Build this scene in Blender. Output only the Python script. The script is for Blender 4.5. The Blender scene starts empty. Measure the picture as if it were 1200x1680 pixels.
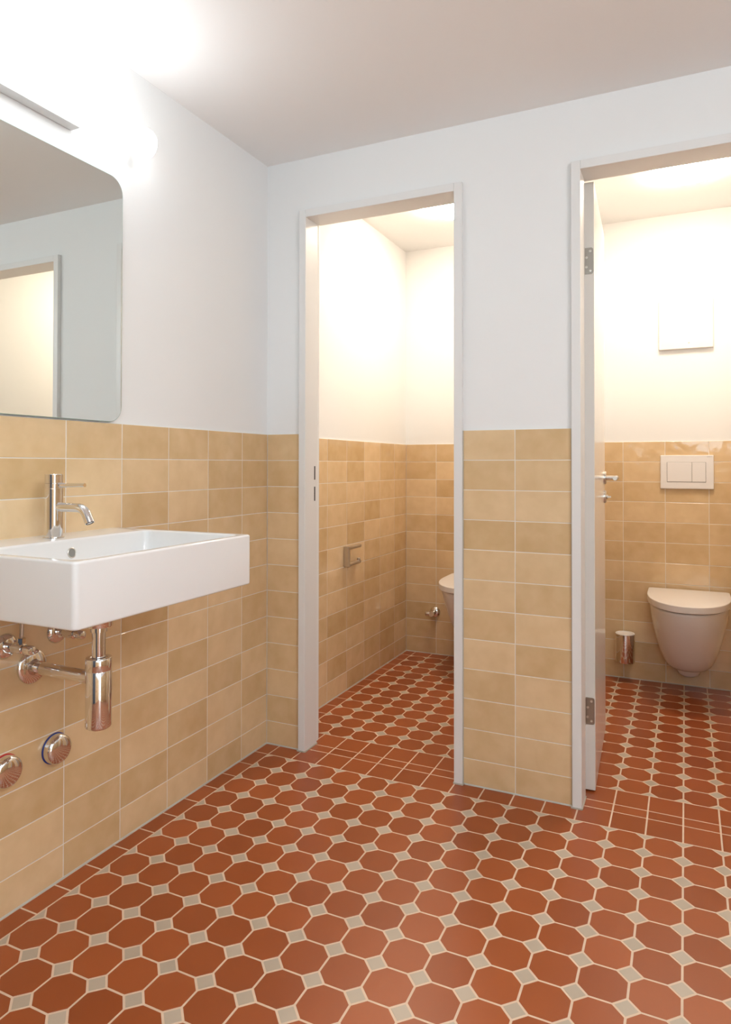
import bpy, bmesh, math, random
from mathutils import Matrix, Vector
random.seed(7)
PI = math.pi
S = bpy.context.scene
COL = S.collection
H, HS = 2.268, 2.345            # ceiling of the washroom, of the cubicles
DEPTH = 1.4732                  # back wall of the cubicles
XR, YR = 2.75, -3.35            # right and rear wall of the washroom
WT = 0.115                      # partition thickness
D1, D2 = (0.1775, 0.7660), (1.1865, 1.7750)    # clear door openings
DH = 2.034                      # clear door height
TOPZ = 1.2063                   # top of the tiling

# ------------------------------------------------------------------ camera
cam = bpy.data.cameras.new('camera'); co = bpy.data.objects.new('camera', cam); COL.objects.link(co)
cam.sensor_fit = 'HORIZONTAL'; cam.sensor_width = 36.0
cam.lens = 1120.86 * 36 / 1200
cam.shift_y = (748.516 - 840) / 1200
cam.clip_start = 0.02
co.matrix_world = (Matrix.Translation((1.48752, -2.26554, 1.08985)) @ Matrix.Rotation(.43832, 4, 'Z')
                   @ Matrix.Rotation(PI/2 + .012, 4, 'X') @ Matrix.Rotation(.00122, 4, 'Z'))
S.camera = co

# ------------------------------------------------------------------ light, exposure
S.view_settings.view_transform = 'Standard'; S.view_settings.look = 'None'
S.view_settings.gamma = 1.0; S.view_settings.use_curve_mapping = False
S.view_settings.exposure = 0.0
LAMP_MIRROR = 10.0               # emission of the opal tube over the mirror
LAMP_STALL = 56.0               # emission of the cubicle domes
FILL_PANEL = 2.5                 # emission of an added, unseen ceiling panel for fill light
FILL_REAR = 19.0               # fill light from an added, unseen rear window (watts)
FILL_RIGHT = 17.0                 # fill light from an added, unseen doorway in the right wall (watts)
FILL_TUBE = 46.0               # emission of an added, unseen fill tube on the right wall
C_FILL_REAR, C_FILL_RIGHT = (0.62, 0.87, 1.0), (0.90, 0.97, 1.0)
C_MIRROR, C_STALL, C_FILL_LAMPS = (0.92, 0.97, 1.0), (1.0, 0.82, 0.64), (0.97, 0.98, 1.0)
w = bpy.data.worlds.new('world'); S.world = w; w.use_nodes = True
w.node_tree.nodes['Background'].inputs[0].default_value = (0.7, 0.8, 1.0, 1)
w.node_tree.nodes['Background'].inputs[1].default_value = 0.3

def area(name, loc, rot, sx, sy, power, col):
    l = bpy.data.lights.new(name, 'AREA'); l.shape = 'RECTANGLE'; l.size = sx; l.size_y = sy; l.energy = power; l.color = col
    o = bpy.data.objects.new(name, l); COL.objects.link(o); o.location = loc; o.rotation_euler = rot; return o
area('added_fill_rear', (1.87, YR - .13, 1.70), (PI/2, 0, 0), .84, .88, FILL_REAR, C_FILL_REAR)  # fill lamp placed in the added rear window
area('added_fill_right', (XR + .13, -2.75, 1.02), (PI/2, 0, PI/2), .90, 2.02, FILL_RIGHT, C_FILL_RIGHT)  # fill lamp placed in the added right-hand doorway

# ------------------------------------------------------------------ materials
def mat(name, col=(.8, .8, .8), rough=.5, metal=0.0, coat=0.0, emit=None, bump=None, spec=.5, colnoise=None, attr=False):
    m = bpy.data.materials.new(name); m.use_nodes = True
    nt = m.node_tree; b = nt.nodes['Principled BSDF']
    b.inputs['Base Color'].default_value = (*col, 1); b.inputs['Roughness'].default_value = rough
    b.inputs['Metallic'].default_value = metal; b.inputs['Coat Weight'].default_value = coat
    b.inputs['Coat Roughness'].default_value = .05
    b.inputs['Specular IOR Level'].default_value = spec
    if emit:
        b.inputs['Emission Color'].default_value = (*emit[0], 1); b.inputs['Emission Strength'].default_value = emit[1]
    tc = nt.nodes.new('ShaderNodeTexCoord')
    if colnoise:                # colnoise = (scale, amount)
        n = nt.nodes.new('ShaderNodeTexNoise'); n.inputs['Scale'].default_value = colnoise[0]; n.inputs['Detail'].default_value = 4
        nt.links.new(tc.outputs['Object'], n.inputs['Vector'])
        r = nt.nodes.new('ShaderNodeMapRange'); r.inputs['To Min'].default_value = 1 - colnoise[1]; r.inputs['To Max'].default_value = 1 + colnoise[1]
        nt.links.new(n.outputs['Fac'], r.inputs['Value'])
        mx = nt.nodes.new('ShaderNodeVectorMath'); mx.operation = 'MULTIPLY'
        mx.inputs[0].default_value = col
        nt.links.new(r.outputs['Result'], mx.inputs[1])
        nt.links.new(mx.outputs['Vector'], b.inputs['Base Color'])
    if bump:                    # bump = (scale, strength, distance)
        n2 = nt.nodes.new('ShaderNodeTexNoise'); n2.inputs['Scale'].default_value = bump[0]; n2.inputs['Detail'].default_value = 3
        nt.links.new(tc.outputs['Object'], n2.inputs['Vector'])
        bp = nt.nodes.new('ShaderNodeBump'); bp.inputs['Strength'].default_value = bump[1]; bp.inputs['Distance'].default_value = bump[2]
        nt.links.new(n2.outputs['Fac'], bp.inputs['Height']); nt.links.new(bp.outputs['Normal'], b.inputs['Normal'])
    return m

M = {}
M['plaster'] = mat('white_plaster', (.85, .855, .85), .9, spec=.2, bump=(260, .12, .001), colnoise=(3, .01))
M['ceiling'] = mat('ceiling_paint', (.94, .935, .925), .95, spec=.1, bump=(200, .08, .001))
M['grout'] = mat('light_grout', (.80, .75, .68), .9, spec=.2, bump=(900, .3, .0005), colnoise=(40, .06))
M['floor_grout'] = mat('sand_grout', (.74, .57, .43), .85, spec=.2, bump=(900, .3, .0005), colnoise=(30, .08))
M['silicone'] = mat('grey_silicone', (.48, .46, .40), .45)
M['frame'] = mat('white_steel_frame', (.80, .795, .78), .38, bump=(500, .03, .0005))
M['leaf'] = mat('white_door_lacquer', (.80, .78, .75), .16, spec=.5)
M['leaf_edge'] = mat('door_edge_lacquer', (.74, .70, .65), .35)
M['ceramic'] = mat('glazed_white_ceramic', (.83, .82, .81), .09, spec=.38)
M['plastic'] = mat('white_plastic', (.84, .80, .77), .28)
M['opal_clear'] = mat('opal_white_mount', (.75, .76, .76), .4)
M['chrome'] = mat('polished_chrome', (.80, .79, .78), .055, metal=1)
M['steel'] = mat('brushed_steel', (.60, .56, .51), .3, metal=1, bump=(700, .08, .0005))
M['dark'] = mat('dark_recess', (.03, .028, .026), .6)
M['shadowgap'] = mat('gap_shade_and_aerator', (.10, .08, .07), .6)  # dark tone stands for shade in narrow gaps; also colours the aerator
M['overflow_dark'] = mat('overflow_shade', (.25, .24, .22), .5)
M['hinge'] = mat('dull_hinge_steel', (.36, .33, .29), .35, metal=1)
M['blue'] = mat('blue_ring_plastic', (.02, .04, .25), .4)
M['red'] = mat('red_ring_plastic', (.5, .02, .02), .4)
M['rubber'] = mat('bristle_white', (.8, .8, .8), .8)
M['bluegrey'] = mat('blue_grey_door_paint', (.10, .14, .20), .35)
M['mirror'] = mat('mirror_silver', (.78, .815, .79), .0, metal=1)
M['mirror_edge'] = mat('mirror_glass_edge', (.25, .42, .36), .15)
M['tube'] = mat('opal_tube_lit', (.9, .9, .9), .4, emit=(C_MIRROR, LAMP_MIRROR))
M['tube_back'] = mat('opal_tube_back', (.9, .9, .9), .4, emit=(C_MIRROR, 1.6))
M['fill_tube'] = mat('added_fill_tube_lit', (.9, .9, .9), .4, emit=(C_FILL_LAMPS, FILL_TUBE))  # glow of the tube added out of view as fill
M['dome'] = mat('opal_dome_warm_lit', (.9, .88, .85), .4, emit=(C_STALL, LAMP_STALL))
M['fill_panel'] = mat('added_fill_panel_lit', (.9, .9, .9), .4, emit=(C_FILL_LAMPS, FILL_PANEL))  # glow of the long panel added behind the viewer as fill

def shade_mat(name, dark, light, rough, bumpscale, bumpdist, cloud, spec=.5, coat=0.0):
    """glaze whose body colour runs from dark to light by the tile's own shade attribute"""
    m = bpy.data.materials.new(name); m.use_nodes = True; nt = m.node_tree; b = nt.nodes['Principled BSDF']
    a = nt.nodes.new('ShaderNodeAttribute'); a.attribute_name = 'tile'
    tc = nt.nodes.new('ShaderNodeTexCoord')
    sep = nt.nodes.new('ShaderNodeSeparateColor'); nt.links.new(a.outputs['Color'], sep.inputs[0])
    off = nt.nodes.new('ShaderNodeVectorMath'); off.operation = 'SCALE'; off.inputs['Scale'].default_value = 37.0
    nt.links.new(a.outputs['Color'], off.inputs[0])
    pos = nt.nodes.new('ShaderNodeVectorMath'); pos.operation = 'ADD'
    nt.links.new(tc.outputs['Object'], pos.inputs[0]); nt.links.new(off.outputs[0], pos.inputs[1])
    n = nt.nodes.new('ShaderNodeTexNoise'); n.inputs['Scale'].default_value = bumpscale; n.inputs['Detail'].default_value = 1.2; n.inputs['Roughness'].default_value = .35
    nt.links.new(pos.outputs[0], n.inputs['Vector'])
    n1 = nt.nodes.new('ShaderNodeTexNoise'); n1.inputs['Scale'].default_value = bumpscale * .9; n1.inputs['Detail'].default_value = 3
    nt.links.new(pos.outputs[0], n1.inputs['Vector'])
    s1 = nt.nodes.new('ShaderNodeMath'); s1.operation = 'SUBTRACT'; s1.inputs[1].default_value = .5; nt.links.new(n1.outputs['Fac'], s1.inputs[0])
    s2 = nt.nodes.new('ShaderNodeMath'); s2.operation = 'MULTIPLY_ADD'; s2.inputs[1].default_value = cloud
    nt.links.new(s1.outputs[0], s2.inputs[0]); nt.links.new(sep.outputs[0], s2.inputs[2])
    mx = nt.nodes.new('ShaderNodeMix'); mx.data_type = 'RGBA'
    mx.inputs[6].default_value = (*dark, 1); mx.inputs[7].default_value = (*light, 1)
    nt.links.new(s2.outputs[0], mx.inputs[0]); nt.links.new(mx.outputs[2], b.inputs['Base Color'])
    bp = nt.nodes.new('ShaderNodeBump'); bp.inputs['Strength'].default_value = 1; bp.inputs['Distance'].default_value = bumpdist
    nt.links.new(n.outputs['Fac'], bp.inputs['Height']); nt.links.new(bp.outputs['Normal'], b.inputs['Normal'])
    b.inputs['Roughness'].default_value = rough; b.inputs['Specular IOR Level'].default_value = spec
    b.inputs['Coat Weight'].default_value = coat
    return m
M['glaze'] = shade_mat('honey_glaze', (.60, .405, .20), (.83, .625, .385), .10, 16, .0030, .8)
M['terracotta'] = shade_mat('terracotta_stoneware', (.275, .058, .012), (.385, .092, .023), .30, 5, .0012, .35, spec=.55)
M['cabochon'] = shade_mat('grey_beige_stoneware', (.46, .385, .30), (.54, .455, .36), .34, 5, .001, .3)

# ------------------------------------------------------------------ helpers
def new_obj(name, me, mats, parent=None):
    o = bpy.data.objects.new(name, me); COL.objects.link(o)
    for m in (mats if isinstance(mats, (list, tuple)) else [mats]): me.materials.append(M[m])
    if parent is not None: o.parent = parent
    return o
def obj(name, bm, mats, parent=None, smooth=None, bevel=0.0, seg=2):
    bmesh.ops.recalc_face_normals(bm, faces=bm.faces)
    me = bpy.data.meshes.new(name); bm.to_mesh(me); bm.free()
    o = new_obj(name, me, mats, parent)
    if bevel:
        md = o.modifiers.new('bevel', 'BEVEL'); md.width = bevel; md.segments = seg; md.limit_method = 'ANGLE'; md.angle_limit = .6
    if smooth is not None:
        for p in me.polygons: p.use_smooth = True
        try: me.set_sharp_from_angle(angle=smooth)
        except Exception: pass
    return o
def empty(name, loc=(0, 0, 0)):
    o = bpy.data.objects.new(name, None); COL.objects.link(o); o.location = loc; o.empty_display_size = .05; return o
def tag(o, label, cat, group=None):
    o['label'] = label; o['category'] = cat
    if group: o['group'] = group
    return o
def struct(o): o['kind'] = 'structure'; return o
def box(bm, x0, x1, y0, y1, z0, z1, mi=0):
    v = [bm.verts.new((x, y, z)) for x in (x0, x1) for y in (y0, y1) for z in (z0, z1)]
    for f in ((0, 1, 3, 2), (4, 6, 7, 5), (0, 4, 5, 1), (2, 3, 7, 6), (0, 2, 6, 4), (1, 5, 7, 3)):
        bm.faces.new([v[i] for i in f]).material_index = mi
    return v
def frame_of(d):
    d = Vector(d).normalized(); up = Vector((0, 0, 1)) if abs(d.z) < .9 else Vector((1, 0, 0))
    a = d.cross(up).normalized(); return a, a.cross(d).normalized()
def lathe(bm, origin, axis, prof, n=40, mi=0):
    """prof: (distance along axis, radius) pairs; radius 0 closes the end"""
    o = Vector(origin); d = Vector(axis).normalized(); a, b = frame_of(d); rings = []
    for t, r in prof:
        c = o + d * t
        if r < 1e-7: rings.append([bm.verts.new(c)])
        else: rings.append([bm.verts.new(c + a * (r * math.cos(2*PI*i/n)) + b * (r * math.sin(2*PI*i/n))) for i in range(n)])
    for p, q in zip(rings, rings[1:]):
        for i in range(n):
            j = (i + 1) % n
            if len(p) == 1 and len(q) == 1: break
            if len(p) == 1: f = bm.faces.new((p[0], q[i], q[j]))
            elif len(q) == 1: f = bm.faces.new((p[i], p[j], q[0]))
            else: f = bm.faces.new((p[i], p[j], q[j], q[i]))
            f.material_index = mi
def tube(bm, pts, r, n=24, caps=True):
    pts = [Vector(p) for p in pts]; rings = []
    rr = r if isinstance(r, (list, tuple)) else [r] * len(pts)
    prev = None
    for k, p in enumerate(pts):
        d = (pts[min(k+1, len(pts)-1)] - pts[max(k-1, 0)]).normalized()
        if prev is None: a, b = frame_of(d)
        else:
            a = prev - d * prev.dot(d); a.normalize(); b = a.cross(d).normalized()
        prev = a
        rings.append([bm.verts.new(p + a*(rr[k]*math.cos(2*PI*i/n)) + b*(rr[k]*math.sin(2*PI*i/n))) for i in range(n)])
    for p, q in zip(rings, rings[1:]):
        for i in range(n): bm.faces.new((p[i], p[(i+1) % n], q[(i+1) % n], q[i]))
    if caps: bm.faces.new(rings[0]); bm.faces.new(rings[-1])
def loft(bm, loops, cap0=True, cap1=True):
    rs = [[bm.verts.new(p) for p in l] for l in loops]; n = len(rs[0])
    for p, q in zip(rs, rs[1:]):
        for i in range(n): bm.faces.new((p[i], p[(i+1) % n], q[(i+1) % n], q[i]))
    if cap0: bm.faces.new(rs[0])
    if cap1: bm.faces.new(rs[-1])
def rrect(x0, x1, y0, y1, r, k=8):
    out = []
    for cx, cy, a0 in ((x1-r, y1-r, 0), (x0+r, y1-r, 90), (x0+r, y0+r, 180), (x1-r, y0+r, 270)):
        for i in range(k+1):
            a = math.radians(a0 + 90*i/k); out.append((cx + r*math.cos(a), cy + r*math.sin(a)))
    return out

# ------------------------------------------------------------------ setting: tiling
def edges(a, b, anchor, q):
    """tile joints between a and b, falling on anchor + k*q"""
    k = math.ceil((a - anchor) / q + .12); out = [a]
    while anchor + k*q < b - q*.1: out.append(anchor + k*q); k += 1
    return out + [b]
PV = .1015
ROWS = [TOPZ - k*PV for k in range(12)] + [0.0]
def cladding(parent, at, u0, u1, joints, shades=None, mirror_order=False, seed=1, z_gap=.003):
    """at(u, z, depth) -> point; glazed tiles standing proud of a grout bed"""
    rnd = random.Random(seed); bm = bmesh.new(); cl = bm.loops.layers.float_color.new('tile')
    g, bv, th, bed = .0013, .0007, .0058, .0006
    def quad(vs, mi, c=(.5, .5, .5, 1)):
        f = bm.faces.new([bm.verts.new(v) for v in vs]); f.material_index = mi
        for l in f.loops: l[cl] = c
        return f
    # grout bed with its top edge
    quad([at(u0, 0, -bed), at(u1, 0, -bed), at(u1, TOPZ, -bed), at(u0, TOPZ, -bed)], 1)
    quad([at(u0, TOPZ, -bed), at(u1, TOPZ, -bed), at(u1, TOPZ, -th), at(u0, TOPZ, -th)], 1)
    n = len(joints) - 1
    for r in range(12):
        z1, z0 = ROWS[r], ROWS[r+1]
        if r == 11: z0 += z_gap
        for c in range(n):
            a, b = joints[c], joints[c+1]
            a2 = a + (g if c else .0012); b2 = b - (g if c < n-1 else .0012)
            s = None
            if shades and r < len(shades) and c < len(shades[r]): s = shades[r][c]
            if s is None: s = rnd.choice((.18, .3, .42, .55, .68, .8)) + rnd.uniform(-.06, .06)
            colr = (s, rnd.random(), rnd.random(), 1)
            zt = z1 - (g if r else .0003); zb = z0 + g
            o = [at(a2, zb, -bed), at(b2, zb, -bed), at(b2, zt, -bed), at(a2, zt, -bed)]
            tl = [rnd.uniform(-.00018, .00018) for _ in range(4)]
            i_ = [at(a2+bv, zb+bv, tl[0]), at(b2-bv, zb+bv, tl[1]), at(b2-bv, zt-bv, tl[2]), at(a2+bv, zt-bv, tl[3])]
            ov = [bm.verts.new(p) for p in o]; iv = [bm.verts.new(p) for p in i_]
            for vs in ([iv[0], iv[1], iv[2], iv[3]], [ov[0], ov[1], iv[1], iv[0]], [ov[1], ov[2], iv[2], iv[1]], [ov[2], ov[3], iv[3], iv[2]], [ov[3], ov[0], iv[0], iv[3]]):
                f = bm.faces.new(vs); f.material_index = 0
                for l in f.loops: l[cl] = colr
    # silicone bead along the floor
    quad([at(u0, 0, .0026), at(u1, 0, .0026), at(u1, .0034, -.0005), at(u0, .0034, -.0005)], 2)
    return struct(obj('tile_cladding', bm, ['glaze', 'grout', 'silicone'], parent))

PL = .006      # plaster lies this far behind the tile face
def wall(name, boxes, mats='plaster'):
    bm = bmesh.new()
    for b_ in boxes: box(bm, *b_)
    return struct(obj(name, bm, mats))

wl = wall('wall_left', [(-.15, -PL, YR-.15, DEPTH+.15, -.1, 2.45)])
ANL = -.1675
jl = edges(YR, 0, ANL, -(-.1989))
jl = sorted([-(.1675 + .1989*k) for k in range(0, 16) if -(.1675 + .1989*k) > YR+.03] + [0, YR])
LS = [(.30, .35, .40, .30, .45, .62), (.22, .25, .72, .62, .72, .25), (.35, .30, .68, .28, .85, .8), (.45, .5, .4, .4, .6, .8), (.55, .5, .5, .5, .5, .5), (.5,),
      (.3, .62, .75, .35, .5, .4), (.35, .66, .30, .70, .30, .35), (.62, .35, .72, .38, .68, .30), (.25, .66, .32, .72, .3, .25), (.62, .68, .34, .30, .38, .66), (.6, .30, .7, .62, .3, .68)]
n = len(jl) - 1
def flip(sh): return [[None]*(n - len(r)) + list(reversed(r)) for r in sh]
cladding(wl, lambda u, z, d: (d, u, z), YR, 0, jl, flip(LS), seed=3)
# the same wall inside the first cubicle
ji = [.112] + [1.2931 - .1989*k for k in range(5, -1, -1)] + [DEPTH]
cladding(wl, lambda u, z, d: (d, u, z), .112, DEPTH, ji, None, seed=11)

wb = wall('wall_back', [(-.15, D1[0]-.012, PL, WT, -.1, H+.25), (D1[1]+.012, D2[0]-.012, PL, WT, -.1, H+.25), (D2[1]+.012, XR+.15, PL, WT, -.1, H+.25),
                        (D1[0]-.012, D1[1]+.012, PL, WT, DH+.012, H+.25), (D2[0]-.012, D2[1]+.012, PL, WT, DH+.012, H+.25)])
cladding(wb, lambda u, z, d: (u, -d, z), 0, D1[0]-.0285, [0, D1[0]-.0285], [(.45,), (.35,), (.38,), (.62,), (.66,), (.48,), (.42,), (.5,), (.45,), (.66,), (.36,), (.52,)], seed=5)
PS = [(.62, .40), (.42, .60), (.66, .74), (.22, .30), (.62, .66), (.66, .42), (.40, .72), (.72, .30), (.36, .72), (.40, .74), (.46, .68), (.52, .46)]
PS = [(a, b) for a, b in PS]
cladding(wb, lambda u, z, d: (u, -d, z), D1[1]+.0300, D2[0]-.0295, [D1[1]+.0300, .9742, D2[0]-.0295], PS, seed=6)
cladding(wb, lambda u, z, d: (u, -d, z), D2[1]+.0300, XR, edges(D2[1]+.03, XR, 1.98, .1989), None, seed=7)

wc = wall('wall_cubicle_back', [(-.15, 2.2, DEPTH+PL, DEPTH+.15, -.1, 2.45)])
cladding(wc, lambda u, z, d: (u, DEPTH-d, z), 0, .935, [0, .1852, .3841, .583, .7819, .935], None, seed=21)
S2 = [(.55, .55, .35, .6), (.3, .66, .7, .7), (.36, .4, .4, .36), (.6, .62, .66, .5), (.55, .36, .40, .55), (.36, .40, .36, .5), (.6, .5, .72, .3), (.3, .45, .5, .4), (.62, .4, .4, .4)]
cladding(wc, lambda u, z, d: (u, DEPTH-d, z), 1.045, 1.97, [1.045, 1.1969, 1.3947, 1.5912, 1.788, 1.97], S2, seed=22)
wp = wall('wall_partition', [(.935+PL, 1.045-PL, WT, DEPTH+PL, -.1, 2.45)])
jp = edges(WT, DEPTH, .29, .1989)
cladding(wp, lambda u, z, d: (.935-d, u, z), WT, DEPTH, jp, None, seed=31)
cladding(wp, lambda u, z, d: (1.045+d, u, z), WT, DEPTH, jp, None, seed=32)
wq = wall('wall_cubicle_right', [(1.97+PL, 2.1, WT, DEPTH+PL, -.1, 2.45)])
cladding(wq, lambda u, z, d: (1.97-d, u, z), WT, DEPTH, jp, None, seed=33)
wr = wall('wall_right', [(XR+PL, XR+.15, YR-.15, -3.22, -.1, 2.45), (XR+PL, XR+.15, -2.28, .15, -.1, 2.45), (XR+PL, XR+.15, -3.22, -2.28, 2.06, 2.45)])
cladding(wr, lambda u, z, d: (XR-d, u, z), YR, -3.25, [YR, -3.25], None, seed=34)
cladding(wr, lambda u, z, d: (XR-d, u, z), -2.25, 0, edges(-2.25, 0, -.1, .1989), None, seed=38)
wz = wall('wall_rear', [(-.15, 1.45, YR-.15, YR-PL, -.1, 2.45), (2.29, XR+.15, YR-.15, YR-PL, -.1, 2.45), (1.45, 2.29, YR-.15, YR-PL, -.1, 1.26), (1.45, 2.29, YR-.15, YR-PL, 2.14, 2.45)])
cladding(wz, lambda u, z, d: (u, YR+d, z), 0, .12, edges(0, .12, .15, .1989), None, seed=35)
cladding(wz, lambda u, z, d: (u, YR+d, z), 1.10, XR, edges(1.10, XR, 1.2, .1989), None, seed=36)

wall('ceiling', [(-.15, XR+.15, YR-.15, WT-.02, H, H+.15)], 'ceiling')
wall('ceiling_cubicles', [(-.15, 2.2, WT-.005, DEPTH+.15, HS, HS+.15)], 'plaster')

# ------------------------------------------------------------------ setting: floor of octagons and cabochons
def build_floor():
    rnd = random.Random(4); bm = bmesh.new(); cl = bm.loops.layers.float_color.new('tile')
    P, W0, YB, YU = .10114, .06093, -.08185, .17875
    g, ch = .0021, .0252
    zt, zb, bv = 0.0, -.0010, .0006
    def tile(pts, mi, s=None):
        s = rnd.uniform(.15, .85) if s is None else s
        c = (s, rnd.random(), rnd.random(), 1)
        cx = sum(p[0] for p in pts)/len(pts); cy = sum(p[1] for p in pts)/len(pts)
        lo = [bm.verts.new((x, y, zb)) for x, y in pts]; hi = []
        for x, y in pts:
            d = math.hypot(x-cx, y-cy); f = max(0, 1 - bv*1.2/max(d, 1e-6)); hi.append(bm.verts.new((cx+(x-cx)*f, cy+(y-cy)*f, zt)))
        fs = [bm.faces.new(hi)] + [bm.faces.new((lo[i], lo[(i+1) % len(pts)], hi[(i+1) % len(pts)], hi[i])) for i in range(len(pts))]
        for f in fs:
            f.material_index = mi
            for l in f.loops: l[cl] = c
    def rect(x0, x1, y0, y1):
        if x1-x0 > .008 and y1-y0 > .008: tile([(x0+g, y0+g), (x1-g, y0+g), (x1-g, y1-g), (x0+g, y1-g)], 1)
    def octo(x, y):
        a, b = g, P - g
        tile([(x+a+ch, y+a), (x+b-ch, y+a), (x+b, y+a+ch), (x+b, y+b-ch), (x+b-ch, y+b), (x+a+ch, y+b), (x+a, y+b-ch), (x+a, y+a+ch)], 1)
    hd = .0233
    def dot(x, y, left=True, right=True, up=True, down=True):
        pts = []
        if right: pts.append((x+hd, y))
        if up: pts.append((x, y+hd))
        if left: pts.append((x-hd, y))
        if down: pts.append((x, y-hd))
        if not left: pts = [(px+(g if abs(px-x) < 1e-9 else 0), py) for px, py in pts]
        if not right: pts = [(px-(g if abs(px-x) < 1e-9 else 0), py) for px, py in pts]
        if not up: pts = [(px, py-(g if abs(py-y) < 1e-9 else 0)) for px, py in pts]
        if not down: pts = [(px, py+(g if abs(py-y) < 1e-9 else 0)) for px, py in pts]
        if len(pts) == 3 or len(pts) == 4: tile(pts, 2)
    nx = int((XR - W0) / P); ny = int((YB - YR) / P)
    for i in range(nx):
        for j in range(ny): octo(W0 + i*P, YB - (j+1)*P)
    for i in range(nx+1):
        for j in range(ny+1):
            dot(W0 + i*P, YB - j*P, left=i > 0, up=j > 0)
    xe = W0 + nx*P; ye = YB - ny*P
    for j in range(ny): rect(.0015, W0, YB-(j+1)*P, YB-j*P); rect(xe, XR, YB-(j+1)*P, YB-j*P)
    for i in range(nx): rect(W0+i*P, W0+(i+1)*P, YR, ye)
    # strip along the back wall, and the thresholds of both doors: square, narrow, square
    rect(.0015, W0, YB, -.0005)
    cols = [0.0015] + [W0 + i*P for i in range(nx+1)]
    for a, b in zip(cols[1:], cols[2:]):
        if any(d[0] - .02 < b and a < d[1] + .02 for d in (D1, D2)):
            rect(a, b, YB, .0217); rect(a, b, .0217, .0727); rect(a, b, .0727, YU)
        else: rect(a, b, YB, -.0005)
    rect(.11, W0, .0727, YU); 
    rect(.0015, W0, .118, YU)
    # inside the cubicles
    nxi = 18; nyi = 12
    for i in range(nxi):
        for j in range(nyi): octo(W0 + i*P, YU + j*P)
    for i in range(nxi+1):
        for j in range(nyi+1): dot(W0 + i*P, YU + j*P, left=i > 0, down=j > 0, up=j < nyi)
    for j in range(nyi): rect(.0015, W0, YU+j*P, YU+(j+1)*P)
    rect(.0015, W0, YU+nyi*P, DEPTH-.001)
    for i in range(nxi): rect(W0+i*P, W0+(i+1)*P, YU+nyi*P, DEPTH-.001)
    # grout bed and slab
    zg = -.0004
    f = bm.faces.new([bm.verts.new(p) for p in ((-.01, YR, zg), (XR+.01, YR, zg), (XR+.01, DEPTH+.01, zg), (-.01, DEPTH+.01, zg))]); f.material_index = 0
    box(bm, -.15, XR+.15, YR-.15, DEPTH+.15, -.12, -.003)
    return struct(obj('floor', bm, ['floor_grout', 'terracotta', 'cabochon']))
build_floor()

# ------------------------------------------------------------------ doors
def door_frame(name, d, hinge):
    """white steel corner frame: narrow face proud of the wall, flat reveal, rebate behind"""
    bm = bmesh.new(); y0, y1, yr, fw = -.012, .083, .118, .029
    for s, x in ((-1, d[0]), (1, d[1])):
        xo = x + s*fw
        box(bm, min(x, xo), max(x, xo), y0, PL+.004, 0.002, DH+fw)          # face
        xi = x + s*.020
        box(bm, min(x, xi), max(x, xi), PL, y1, 0.002, DH+.01)               # reveal
        xj, xk = x + s*.014, x + s*.022
        box(bm, min(xj, xk), max(xj, xk), y1-.002, yr+.006, 0.002, DH+.012)  # rebate
    box(bm, d[0], d[1], y0, PL+.004, DH, DH+fw)
    box(bm, d[0]-.01, d[1]+.01, PL, y1, DH, DH+.02)
    box(bm, d[0]-.012, d[1]+.012, y1-.002, yr+.006, DH+.010, DH+.022)
    f = struct(obj(name, bm, 'frame', None, bevel=.0018))
    bm = bmesh.new()
    for s, x in ((-1, d[0]), (1, d[1])):
        xo = x + s*(fw + .004)
        box(bm, min(x, xo), max(x, xo), y0-.002, -.0005, 0, .0045)
        box(bm, min(x, x-s*.003), max(x, x-s*.003), y0, y1, 0, .004)
    box(bm, d[0]-fw-.0025, d[0]-fw, -.003, .004, 0, TOPZ)
    box(bm, d[1]+fw, d[1]+fw+.0025, -.003, .004, 0, TOPZ)
    struct(obj('silicone_joint', bm, 'silicone', f))
    if hinge == 'right':       # strike slots for latch and bolt on the left jamb
        bm = bmesh.new()
        for a, b in ((1.030, 1.083), (.948, 1.003)): box(bm, d[0]-.0005, d[0]+.0006, .0585, .0665, a, b)
        obj('strike_slot', bm, 'dark', f)['kind'] = 'structure'
    return f
f1 = door_frame('door_1', D1, 'right')
f2 = door_frame('door_2', D2, 'left')

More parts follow.
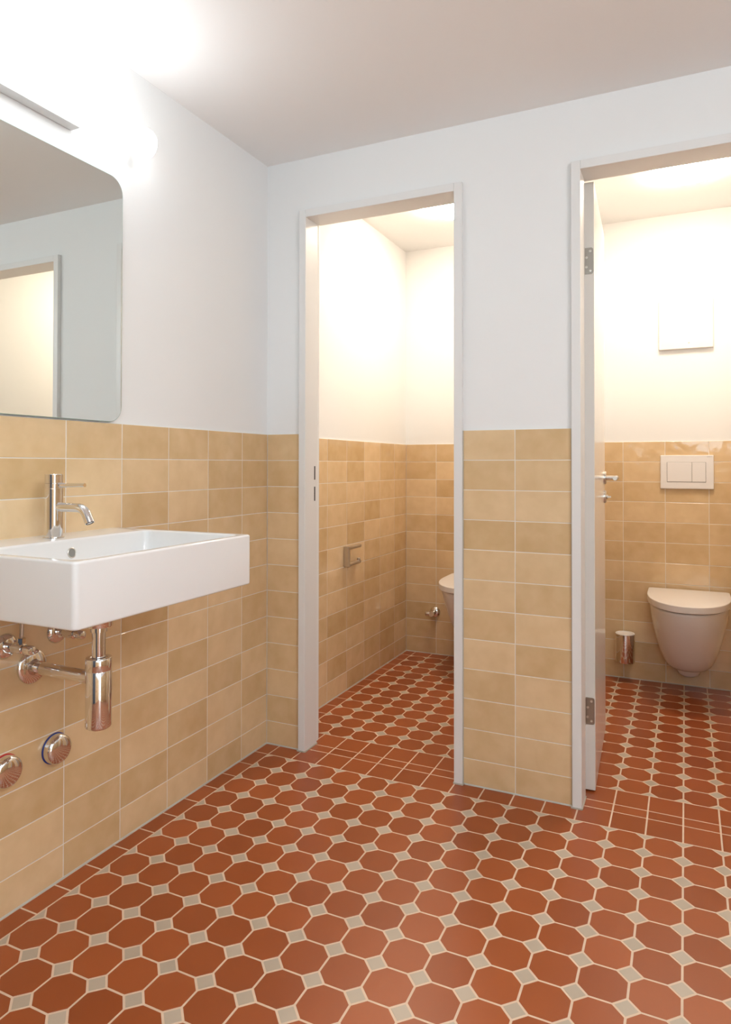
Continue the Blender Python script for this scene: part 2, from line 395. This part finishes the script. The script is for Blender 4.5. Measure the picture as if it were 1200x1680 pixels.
def door_leaf(parent, pivot, ang, side):
    """leaf in local space: runs +x from its hinge edge, thickness toward -y*side; side=+1 shows its room face to +x when open"""
    root = empty('door_leaf_root'); root.name = 'door_leaf'
    bpy.data.objects.remove(root)
    Wd, T, z0, z1 = .588, .040, .006, 2.041
    R = Matrix.Translation(Vector(pivot)) @ Matrix.Rotation(ang, 4, 'Z')
    def fin(o): o.matrix_world = R; return o
    bm = bmesh.new(); y0, y1 = (0, T) if side > 0 else (-T, 0)
    box(bm, 0, Wd, y0, y1, z0, z1)
    leaf = obj('door_leaf', bm, ['leaf', 'leaf_edge'], None, bevel=.0012)
    leaf.data.polygons[0].material_index = 1; leaf.data.polygons[1].material_index = 1
    leaf.parent = parent; leaf.matrix_world = R; struct(leaf)
    s = -1 if side > 0 else 1           # outward direction of the seen face
    xh, zh = Wd - .055, 1.037
    def part(name, build, m):
        bm = bmesh.new(); build(bm); o = obj(name, bm, m, leaf, smooth=.6); o['kind'] = 'structure'; return o
    for q, face in ((s, 0), (-s, -s*T)):
        part('handle_rose', lambda bm: lathe(bm, (xh, face, zh), (0, q, 0), [(0, 0), (0, .026), (.006, .026), (.008, .024), (.008, 0)]), 'steel')
        def lever(bm):
            lathe(bm, (xh, face, zh), (0, q, 0), [(.006, 0), (.006, .0085), (.050, .0085), (.050, 0)])
            lathe(bm, (xh+.0095, face+q*.047, zh), (-1, 0, 0), [(0, 0), (0, .0080), (.001, .0092), (.127, .0092), (.129, .0080), (.129, 0)])
        part('door_handle', lever, 'steel')
        part('lock_rose', lambda bm: lathe(bm, (xh, face, zh-.077), (0, q, 0), [(0, 0), (0, .025), (.006, .025), (.008, .023), (.008, 0)]), 'steel')
    def knob(bm):
        lathe(bm, (xh, 0, zh-.077), (0, s, 0), [(.006, 0), (.006, .008), (.014, .008), (.014, 0)])
        box(bm, xh-.010, xh+.010, min(s*.012, s*.026), max(s*.012, s*.026), zh-.080, zh-.074)
    part('thumb_turn', knob, 'steel')
    for zc in (1.775, .268):
        bm = bmesh.new()
        pts = [(a, b) for a, b in rrect(-.004, .029, -.0445, .0445, .008, 6)]
        yo = 0.006 if side > 0 else -.006
        sg = 1 if side > 0 else -1
        loft(bm, [[(-.0018, yo + sg*a, zc+b) for a, b in pts], [(.002, yo + sg*a, zc+b) for a, b in pts]])
        h = obj('hinge', bm, 'hinge', leaf, smooth=.5); h['kind'] = 'structure'
        bm = bmesh.new()
        for dz, dy in ((.033, .006), (-.033, .006), (.012, .018), (-.020, .019)):
            lathe(bm, (-.0014, yo+sg*dy, zc+dz), (-1, 0, 0), [(0, .0045), (.0009, .0042), (.0012, .002), (.0004, 0)], 16)
        sc = obj('hinge_screw', bm, 'steel', leaf); sc['kind'] = 'structure'
        bm = bmesh.new(); lathe(bm, (-.006, -sg*.004+sg*T, zc-.045), (0, 0, 1), [(0, 0), (0, .007), (.09, .007), (.09, 0)], 20)
        kn = obj('hinge_knuckle', bm, 'steel', leaf, smooth=.6); kn['kind'] = 'structure'
    return leaf
# open inward: the second leaf swings to the left, its face towards the opening; the first to the right
door_leaf(f2, (1.2120, .128, 0), math.radians(92.65), +1)
door_leaf(f1, (.7400, .128, 0), math.radians(88.5), -1)

# blue-grey door added out of view in the rear wall for the chrome to reflect
bm = bmesh.new()
for a, b in ((.12, .16), (1.06, 1.10)): box(bm, a, b, YR-.02, YR+.02, 0, 2.08)
box(bm, .12, 1.10, YR-.02, YR+.02, 2.04, 2.08)
f3 = struct(obj('added_door_3', bm, 'frame', bevel=.002))
bm = bmesh.new(); box(bm, .16, 1.06, YR-.03, YR+.005, .006, 2.04)
struct(obj('door_leaf', bm, 'bluegrey', f3, bevel=.002))
bm = bmesh.new(); lathe(bm, (.99, YR+.004, 1.04), (0, 1, 0), [(0, 0), (0, .026), (.008, .026), (.008, .009), (.05, .009), (.05, 0)])
lathe(bm, (1.00, YR+.05, 1.04), (-1, 0, 0), [(0, 0), (0, .009), (.13, .009), (.13, 0)])
struct(obj('door_handle', bm, 'steel', f3, smooth=.6))

# frames of the added rear window and right doorway, unseen openings for fill light
bm = bmesh.new()
for a, b in ((1.44, 1.485), (2.255, 2.30)): box(bm, a, b, YR-.07, YR+.006, 1.25, 2.15)
for a, b in ((1.25, 1.295), (2.105, 2.15)): box(bm, 1.485, 2.255, YR-.07, YR+.006, a, b)
box(bm, 1.855, 1.885, YR-.06, YR-.01, 1.295, 2.105)
struct(obj('added_window_1', bm, 'frame', bevel=.002))
bm = bmesh.new()
for a, b in ((-3.25, -3.21), (-2.29, -2.25)): box(bm, XR-.012, XR+.12, a, b, .002, 2.085)
box(bm, XR-.012, XR+.12, -3.21, -2.29, 2.045, 2.085)
struct(obj('added_doorway', bm, 'frame', bevel=.002))

# ------------------------------------------------------------------ washbasin
YC = -1.0655
BX, BY0, BY1, BZ0, BZ1 = .466, -1.349, -.783, .7800, .9080
def basin():
    t = tag(empty('washbasin', (0, YC, BZ0)), 'rectangular white ceramic washbasin hung on the tiled wall under the mirror', 'sink')
    bm = bmesh.new()
    def L(x0, x1, y0, y1, r, z): return [(x, y - YC, z - BZ0) for x, y in rrect(x0, x1, y0, y1, r, 8)]
    ix0, ix1, iy0, iy1 = .134, .4425, -1.322, -.808
    loops = [L(.02, BX-.03, BY0+.03, BY1-.03, .02, BZ0+.012), L(.0, BX-.016, BY0+.016, BY1-.016, .012, BZ0+.0005)]
    R1, N1 = .0050, 6
    for k in range(N1+1):
        q = PI/2*k/N1; e = R1*(1-math.sin(q)); loops.append(L(.0, BX-e, BY0+e, BY1-e, .012-e*.4, BZ0 + R1*(1-math.cos(q))))
    for k in range(N1+1):
        q = PI/2*k/N1; e = R1*(1-math.cos(q)); loops.append(L(.0, BX-e, BY0+e, BY1-e, .012-e*.4, BZ1 - R1*(1-math.sin(q))))
    R2 = .0060
    for k in range(N1+1):
        q = PI/2*k/N1; e = R2*(1-math.sin(q)); loops.append(L(ix0-e, ix1+e, iy0-e, iy1+e, .023+e, BZ1 - R2*(1-math.cos(q))))
    loops += [L(ix0+.006, ix1-.006, iy0+.006, iy1-.006, .025, BZ1-.05), L(ix0+.014, ix1-.016, iy0+.016, iy1-.016, .035, BZ1-.088),
             L(ix0+.03, ix1-.035, iy0+.035, iy1-.035, .045, BZ1-.100), L(ix0+.10, ix1-.13, iy0+.16, iy1-.16, .02, BZ1-.106)]
    loft(bm, loops)
    obj('basin_body', bm, 'ceramic', t, smooth=.9)
    bm = bmesh.new()
    oc = Vector((ix0+.0040, 0, .8745-BZ0))
    lathe(bm, oc, (1, 0, .136), [(.0004, 0), (.0006, .0102), (.0014, .0104), (.0019, .0114), (.0012, .0126), (-.002, .0128)], 40)
    for f in bm.faces:
        if all((v.co - oc).length < .0104 for v in f.verts): f.material_index = 1
    obj('overflow_hole', bm, ['steel', 'overflow_dark'], t, smooth=.7)['label'] = 'round overflow opening below the tap'
    bm = bmesh.new()
    lathe(bm, (.2287, 0, BZ1-.106-BZ0), (0, 0, 1), [(0, .031), (.003, .031), (.004, .028), (.0042, .0)], 40)
    obj('drain', bm, 'chrome', t, smooth=.6)['label'] = 'chrome drain plug'
basin()

def tap():
    x = .0762; z0 = BZ1
    t = tag(empty('basin_tap', (x, YC, z0)), 'chrome single-lever mixer tap with bent spout on the basin rim', 'tap')
    bm = bmesh.new(); lathe(bm, (0, 0, 0), (0, 0, 1), [(0, 0), (0, .0245), (.0025, .0245), (.003, .0215), (.1215, .0215), (.1222, .0208), (.1222, 0)], 48)
    obj('tap_body', bm, 'chrome', t, smooth=.6)
    bm = bmesh.new(); lathe(bm, (0, 0, 0), (0, 0, 1), [(.1228, 0), (.1228, .0212), (.1262, .0215), (.1340, .0215), (.1345, .0205), (.1350, .0215), (.1560, .0215), (.1572, .0200), (.1572, 0)], 48)
    obj('lever_cap', bm, 'chrome', t, smooth=.5)
    bm = bmesh.new(); tube(bm, [(.018, 0, .1302), (.045, 0, .1302), (.075, 0, .1308), (.104, 0, .1312)], [.0062, .0056, .0050, .0046], 20)
    obj('lever', bm, 'chrome', t, smooth=.6)
    bm = bmesh.new(); pts = [(.012, 0, .0765), (.075, 0, .0765)]
    cx, cz, r = .082, .0765-.034, .034
    for k in range(1, 9):
        a = math.radians(90 - 62*k/8); pts.append((cx + r*math.cos(a), 0, cz + r*math.sin(a)))
    d = Vector((math.sin(math.radians(62)), 0, -math.cos(math.radians(62))))
    d = Vector((math.cos(math.radians(-62)), 0, math.sin(math.radians(-62))))
    e = Vector(pts[-1]); pts += [tuple(e + d*.010), tuple(e + d*.020)]
    tube(bm, pts, .0112, 28)
    obj('spout', bm, 'chrome', t, smooth=.6)
    bm = bmesh.new(); c = Vector(pts[-1]); lathe(bm, c, d, [(-.002, .0095), (.0008, .0092), (.0009, .0075), (-.001, .007), (-.001, 0)], 24)
    obj('aerator', bm, 'shadowgap', t, smooth=.6)
tap()

def trap():
    x = .2287; t = tag(empty('bottle_trap', (x, YC, .4687)), 'chrome bottle trap and waste pipe below the washbasin', 'drain pipe')
    bm = bmesh.new(); lathe(bm, (0, 0, 0), (0, 0, 1), [(.0, 0), (.0, .0255), (.0030, .0290), (.006, .0300), (.135, .0300), (.1356, .0296), (.1362, .0300), (.1635, .0300), (.1650, .0290), (.1650, .020), (.160, .0165), (.160, 0)], 56)
    obj('trap_bottle', bm, 'chrome', t, smooth=.6)
    bm = bmesh.new(); lathe(bm, (0, 0, 0), (0, 0, 1), [(.158, .0185), (.163, .0185), (.163, .0155), (.3125, .0155)], 40)
    obj('tailpiece', bm, 'chrome', t, smooth=.6)
    bm = bmesh.new(); lathe(bm, (0, 0, 0), (0, 0, 1), [(.226, .0155), (.226, .0195), (.238, .0195), (.238, .030), (.241, .031), (.3113, .031), (.3113, 0)], 40)
    obj('waste_collar', bm, 'chrome', t, smooth=.6)
    bm = bmesh.new(); zc = .583 - .4687
    lathe(bm, (-.026, 0, zc), (-1, 0, 0), [(0, .0170), (.018, .0170), (.018, .0158), (.160, .0158), (.160, .0125), (.203, .0125)], 40)
    obj('outlet_pipe', bm, 'chrome', t, smooth=.6)
    bm = bmesh.new(); lathe(bm, (.001-x, 0, zc), (1, 0, 0), [(0, .0415), (.006, .0410), (.010, .036), (.012, .020), (.020, .018), (.028, .0175), (.028, .012)], 48)
    obj('wall_rose', bm, 'chrome', t, smooth=.6)
trap()

def angle_valve(name, loc, axis, L, label, riser_top, group, riserdx=.058, turn=None, s=1.0):
    """wall rose, body along its axis with a turning head, a riser and its compression nut"""
    t = empty(name, loc); tag(t, label, 'valve', group)
    ax = Vector(axis)
    bm = bmesh.new(); lathe(bm, (0, 0, 0), ax, [(0.001, .031*s), (.004, .0305*s), (.011, .024*s), (.013, .014*s), (.013, .009*s)], 40); obj('wall_rose', bm, 'chrome', t, smooth=.7)
    bm = bmesh.new(); lathe(bm, (0, 0, 0), ax, [(.004, .0095*s), (.032, .0095*s), (.034, .0125*s), (.066, .0125*s), (.067, .009*s), (L-.022, .009*s), (L-.022, 0)], 28); obj('valve_body', bm, 'chrome', t, smooth=.6)
    bm = bmesh.new(); lathe(bm, (0, 0, 0), ax, [(L-.024, 0), (L-.024, .0115*s), (L-.006, .0115*s), (L-.002, .0095*s), (L, .005), (L, 0)], 28); obj('valve_handle', bm, 'chrome', t, smooth=.6)
    if riser_top:
        p = ax * riserdx
        bm = bmesh.new(); lathe(bm, p, (0, 0, 1), [(0, .007), (.016, .007), (.016, .0095), (.026, .0095), (.027, .005), (riser_top, .0046)], 6); obj('compression_nut', bm, 'chrome', t)
        bm = bmesh.new(); tube(bm, [p + Vector((0, 0, .02)), p + Vector((.002, 0, .06)), p + Vector((.004, 0, riser_top))], .0045, 14); obj('supply_hose', bm, 'steel', t, smooth=.6)
    return t
angle_valve('angle_valve', (0, -1.139, .651), (1, 0, 0), .098, 'left chrome angle valve with visible hose under the basin, at the photo edge', .129, None)
angle_valve('angle_valve', (0, -.990, .654), (1, 0, 0), .098, 'chrome angle valve half hidden behind the basin bottom, right of the drain rose', .126, None)

def cap(y, ring, label):
    t = tag(empty('shutoff_cap', (0, y, .353)), label, 'valve cap')
    bm = bmesh.new(); lathe(bm, (0, 0, 0), (1, 0, 0), [(.0006, 0), (.0006, .0392), (.0030, .0392), (.0030, 0)], 56); obj('ring', bm, ring, t, smooth=.5)['label'] = ring + ' ring against the tile'
    bm = bmesh.new(); lathe(bm, (0, 0, 0), (1, 0, 0), [(.0030, 0), (.0030, .0372), (.018, .0372), (.0225, .0355), (.0265, .030), (.0292, .020), (.0303, .010), (.0305, 0)], 56); obj('domed_cover', bm, 'chrome', t, smooth=.9)
cap(-.9945, 'blue', 'round domed chrome wall cap with a thin blue ring, below the trap')
cap(-1.1405, 'red', 'round domed chrome wall cap with a thin red ring, at the left photo edge')

# ------------------------------------------------------------------ mirror and its lamp
t = tag(empty('mirror', (0, YC, 1.563)), 'frameless wall mirror with rounded corners above the washbasin', 'mirror')
bm = bmesh.new(); pts = rrect(-.2935, .2935, -.3525, .3525, .047, 12)
loft(bm, [[(.0005, a, b) for a, b in pts], [(.0048, a, b) for a, b in pts]])
obj('glass_edge', bm, 'mirror_edge', t)
bm = bmesh.new(); pts = rrect(-.2925, .2925, -.3515, .3515, .046, 12)
loft(bm, [[(.0046, a, b) for a, b in pts], [(.0052, a, b) for a, b in pts]])
obj('mirror_face', bm, 'mirror', t)

def tube_lamp(loc, rz, L, m, mb, mount, label):
    t = tag(empty('tube_lamp', loc), label, 'wall lamp'); t.rotation_euler.z = rz
    bm = bmesh.new(); r = .0455
    prof = [(-L, 0)] + [(-L + .018*(1-math.cos(a)), (r-.018) + .018*math.sin(a)) for a in [PI/2*k/8 for k in range(9)]]
    prof += [(L - .018*(1-math.cos(a)), (r-.018) + .018*math.sin(a)) for a in [PI/2*k/8 for k in range(8, -1, -1)]] + [(L, 0)]
    lathe(bm, (.0600, 0, 0), (0, 1, 0), prof, 40)
    bmesh.ops.recalc_face_normals(bm, faces=bm.faces)
    for f in bm.faces:
        if f.normal.x < -.10: f.material_index = 1        # wall side set to glow less, keeping the wall behind from burning out
    obj('opal_tube', bm, [m, mb], t, smooth=.9)
    bm = bmesh.new(); box(bm, -.0055, .030, mount[0], mount[1], -.036, .036)
    obj('wall_mount', bm, 'opal_clear', t, bevel=.003)['label'] = 'grey mounting bracket behind the tube'
tube_lamp((0, YC, 2.021), 0, .336, 'tube', 'tube_back', (-.145, .117), 'lit white opal tube lamp on the wall above the mirror')
tube_lamp((XR, -1.75, 2.021), PI, .45, 'fill_tube', 'tube_back', (-.13, .13), 'opal tube lamp added out of view on the right wall for fill light')

# ------------------------------------------------------------------ ceiling domes
def dome(x, y, z, r, m, label):
    t = tag(empty('ceiling_lamp', (x, y, z)), label, 'ceiling lamp')
    bm = bmesh.new(); lathe(bm, (0, 0, 0), (0, 0, -1), [(0, 0), (0, r*.97), (.012, r*.97), (.012, 0)], 56); obj('lamp_base', bm, 'opal_clear', t, smooth=.5)
    bm = bmesh.new(); pr = [(.008, 0), (.008, r*.99), (.012, r)]
    for k in range(1, 9):
        a = PI/2*k/8; pr.append((.012 + .026*math.sin(a), r*math.cos(a) if k < 8 else 0))
    lathe(bm, (0, 0, 0), (0, 0, -1), pr, 56); obj('opal_shade', bm, m, t, smooth=.9)
dome(1.505, .905, HS, .15, 'dome', 'lit round opal ceiling lamp in the right cubicle, above the open door leaf')
dome(.470, .885, HS, .15, 'dome', 'lit round ceiling lamp at the right edge of the left doorway')
t = tag(empty('added_ceiling_panel', (1.55, -2.35, H)), 'long opal ceiling lamp added unseen behind the viewer for fill light', 'ceiling lamp')
bm = bmesh.new(); box(bm, -.19, .19, -.62, .62, -.030, 0); obj('lamp_base', bm, 'opal_clear', t, bevel=.004)
bm = bmesh.new(); box(bm, -.18, .18, -.61, .61, -.055, -.028); obj('opal_shade', bm, 'fill_panel', t, bevel=.01)

# ------------------------------------------------------------------ toilets
def dsec(w, yb, yf, z, xs=0.0, straight=.30, k=28, p=2.15):
    """D-shaped section, back at yb (towards the wall), front at yf; local y runs to the room as negative"""
    L = yb - yf; ys = yb - L*straight; out = []
    rb = min(.012, w*.2)
    for i in range(5):
        a = math.radians(90 - 90*i/4); out.append((w - rb + rb*math.cos(a), yb - rb + rb*math.sin(a), z))
    b = ys - yf
    for i in range(k+1):
        a = PI*i/k; c, s = math.cos(a), math.sin(a)
        out.append((w*math.copysign(abs(c)**(2/p), c), ys - b*abs(s)**(2/p), z))
    for i in range(5):
        a = math.radians(180 - 90*i/4); out.append((-w + rb + rb*math.cos(a), yb - rb + rb*math.sin(a), z))
    return out
def toilet(x, label):
    t = tag(empty('toilet', (x, DEPTH, .13)), label, 'toilet', None)
    bm = bmesh.new(); Z = lambda z: z - .13
    yb = -.0005
    secs = [(.050, yb, -.140, .121), (.076, yb, -.175, .1185), (.092, yb, -.200, .123), (.103, yb, -.222, .136), (.113, yb, -.248, .158), (.130, yb, -.298, .205), (.146, yb, -.350, .270), (.158, yb, -.400, .330),
            (.166, yb, -.435, .385), (.170, yb, -.455, .425), (.1705, yb, -.4585, .4365), (.168, yb, -.456, .440)]
    loft(bm, [dsec(w_, b_, f_, Z(z), p=2.1) for w_, b_, f_, z in secs])
    obj('bowl', bm, 'ceramic', t, smooth=1.0)
    bm = bmesh.new(); lathe(bm, (0, -.085, Z(.140)), (0, 0, -1), [(0, 0), (0, .062), (.030, .057), (.055, .046), (.066, .028), (.070, 0)], 36)
    obj('outlet_horn', bm, 'ceramic', t, smooth=1.2)
    bm = bmesh.new(); loft(bm, [dsec(.166, -.035, -.452, Z(.4395)), dsec(.166, -.035, -.452, Z(.4465))])
    obj('seat_gap_shade', bm, 'shadowgap', t)['label'] = 'dark slab standing for the shade between bowl and seat'
    bm = bmesh.new()
    loft(bm, [dsec(.176, -.026, -.472, Z(.4455)), dsec(.1785, -.024, -.476, Z(.4470)), dsec(.180, -.023, -.478, Z(.4500)), dsec(.1795, -.023, -.4775, Z(.4740)), dsec(.178, -.024, -.476, Z(.4762)), dsec(.174, -.027, -.471, Z(.4772))])
    obj('seat_lid', bm, 'plastic', t, smooth=.5)
    for sx in (-1, 1):
        bm = bmesh.new(); lathe(bm, (sx*.09-.02, -.022, Z(.452)), (1, 0, 0), [(0, 0), (0, .009), (.04, .009), (.04, 0)], 20)
        obj('lid_hinge', bm, 'steel', t, smooth=.6)
    return t
toilet(1.497, 'white wall-hung toilet with closed lid under the flush plate in the right cubicle')
toilet(.470, 'white wall-hung toilet half hidden by the frame in the left cubicle')

# flush plate
t = tag(empty('flush_plate', (1.4925, DEPTH, 1.054)), 'white rectangular two-button flush plate on the tiles above the right toilet', 'flush plate')
bm = bmesh.new(); box(bm, -.1195, .1195, -.0130, .0005, -.0835, .0835); obj('plate', bm, 'plastic', t, bevel=.0035, seg=3)
bm = bmesh.new(); box(bm, -.0895, .0855, -.0134, -.010, -.0500, .0490); obj('button_gap', bm, 'shadowgap', t)
for a, b, nm in ((-.0880, .0225, 'large flush button'), (.0240, .0840, 'small flush button')):
    bm = bmesh.new(); box(bm, a, b, -.0148, -.010, -.0480, .0480); obj('button', bm, 'plastic', t, bevel=.001)['label'] = nm
def letters(word, x, y, z, h, parent):
    """tiny raised capitals built from strokes"""
    G = {'G': [(1, .8, .8, 1), (.8, 1, .2, 1), (.2, 1, 0, .8), (0, .8, 0, .2), (0, .2, .2, 0), (.2, 0, .8, 0), (.8, 0, 1, .2), (1, .2, 1, .5), (1, .5, .5, .5)], 'E': [(1, 1, 0, 1), (0, 1, 0, 0), (0, 0, 1, 0), (0, .5, .8, .5)],
         'B': [(0, 0, 0, 1), (0, 1, .8, 1), (.8, 1, .9, .75), (.9, .75, .8, .5), (.8, .5, 0, .5), (.8, .5, 1, .25), (1, .25, .8, 0), (.8, 0, 0, 0)], 'R': [(0, 0, 0, 1), (0, 1, .8, 1), (.8, 1, 1, .75), (1, .75, .8, .5), (.8, .5, 0, .5), (.5, .5, 1, 0)],
         'I': [(.5, 0, .5, 1)], 'T': [(0, 1, 1, 1), (.5, 0, .5, 1)]}
    bm = bmesh.new(); wd = h*.62
    for i, chx in enumerate(word):
        for x0, z0, x1, z1 in G[chx]:
            a = Vector((x + i*wd*1.35 + x0*wd, 0, z + z0*h)); b = Vector((x + i*wd*1.35 + x1*wd, 0, z + z1*h))
            d = (b - a).normalized(); nn = Vector((-d.z, 0, d.x)) * h*.07
            vs = [a+nn, a-nn, b-nn, b+nn]
            lo = [bm.verts.new((v.x, y, v.z)) for v in vs]; hi = [bm.verts.new((v.x, y-.0003, v.z)) for v in vs]
            bm.faces.new(hi); bm.faces.new(lo)
            for k in range(4): bm.faces.new((lo[k], lo[(k+1) % 4], hi[(k+1) % 4], hi[k]))
    return obj('lettering', bm, 'opal_text', parent)
M['opal_text'] = mat('grey_print', (.45, .42, .40), .4)
letters('GEBERIT', .0900, -.01295, .0735, .0040, t)

# inspection panel
t = tag(empty('access_panel', (1.4905, DEPTH+PL, 1.7905)), 'square white cover panel on the plaster above the flush plate', 'wall panel')
bm = bmesh.new(); box(bm, -.122, .122, -.020, .0005, -.126, .126); obj('panel_cover', bm, 'plastic', t, bevel=.003, seg=3)
bm = bmesh.new(); lathe(bm, (.0145, -.0200, -.098), (0, -1, 0), [(0, .0038), (.0008, .0036), (.0010, 0)], 16); obj('indicator_dot', bm, 'steel', t)['label'] = 'small grey dot near the lower edge'

# toilet brush holder
t = tag(empty('toilet_brush_holder', (1.2085, DEPTH, .100)), 'chrome cylindrical toilet brush holder on the wall left of the right toilet', 'brush holder')
bm = bmesh.new(); lathe(bm, (0, -.062, 0), (0, 0, 1), [(0, 0), (0, .046), (.002, .047), (.140, .047), (.141, .0455), (.135, .0450), (.135, .040)], 56); obj('cup', bm, 'chrome', t, smooth=.7)
bm = bmesh.new(); lathe(bm, (0, -.062, .136), (0, 0, 1), [(0, .0452), (.0065, .0465), (.0085, .0445), (.0085, .039), (.004, .036), (.003, 0)], 56); obj('rim_lid', bm, 'plastic', t, smooth=.7)['label'] = 'white rim and lid'
bm = bmesh.new(); box(bm, -.012, .012, -.020, 0, .06, .10); obj('wall_bracket', bm, 'chrome', t, bevel=.001)

# angle valve beside the left toilet
t = tag(empty('angle_valve', (.1790, DEPTH, .2420)), 'small chrome angle valve on the wall beside the left toilet', 'valve')
bm = bmesh.new(); lathe(bm, (0, 0, 0), (0, -1, 0), [(.001, .031), (.004, .0305), (.012, .022), (.014, .012)], 40); obj('wall_rose', bm, 'chrome', t, smooth=.7)
bm = bmesh.new(); lathe(bm, (0, 0, 0), (0, -1, 0), [(.01, .0115), (.052, .0115), (.055, .014), (.070, .014), (.070, .008), (.070, 0)], 28); obj('valve_body', bm, 'chrome', t, smooth=.6)
bm = bmesh.new(); lathe(bm, (0, -.040, 0), (-1, 0, -.12), [(0, .008), (.018, .008), (.018, .013), (.036, .0145), (.042, .013), (.042, 0)], 24); obj('valve_handle', bm, 'chrome', t, smooth=.6)

# toilet paper holder on the left cubicle wall
t = tag(empty('toilet_paper_holder', (0, .690, .650)), 'empty steel toilet paper holder with two arms on the left cubicle wall', 'paper holder')
bm = bmesh.new(); box(bm, .0002, .0300, -.030, -.014, -.052, .046); obj('back_plate', bm, 'steel', t, bevel=.003, seg=3)
for z, e, nm in ((.038, .128, 'cover_arm'), (-.041, .124, 'roll_arm')):
    bm = bmesh.new(); lathe(bm, (.021, -.016, z), (0, 1, 0), [(0, 0), (0, .0085), (e-.001, .0085), (e, .0075), (e, 0)], 24)
    if nm == 'roll_arm': lathe(bm, (.021, -.016+e-.012, z), (0, 0, 1), [(0, 0), (0, .008), (.018, .0095), (.020, .008), (.020, 0)], 20)
    obj(nm, bm, 'steel', t, smooth=.6)
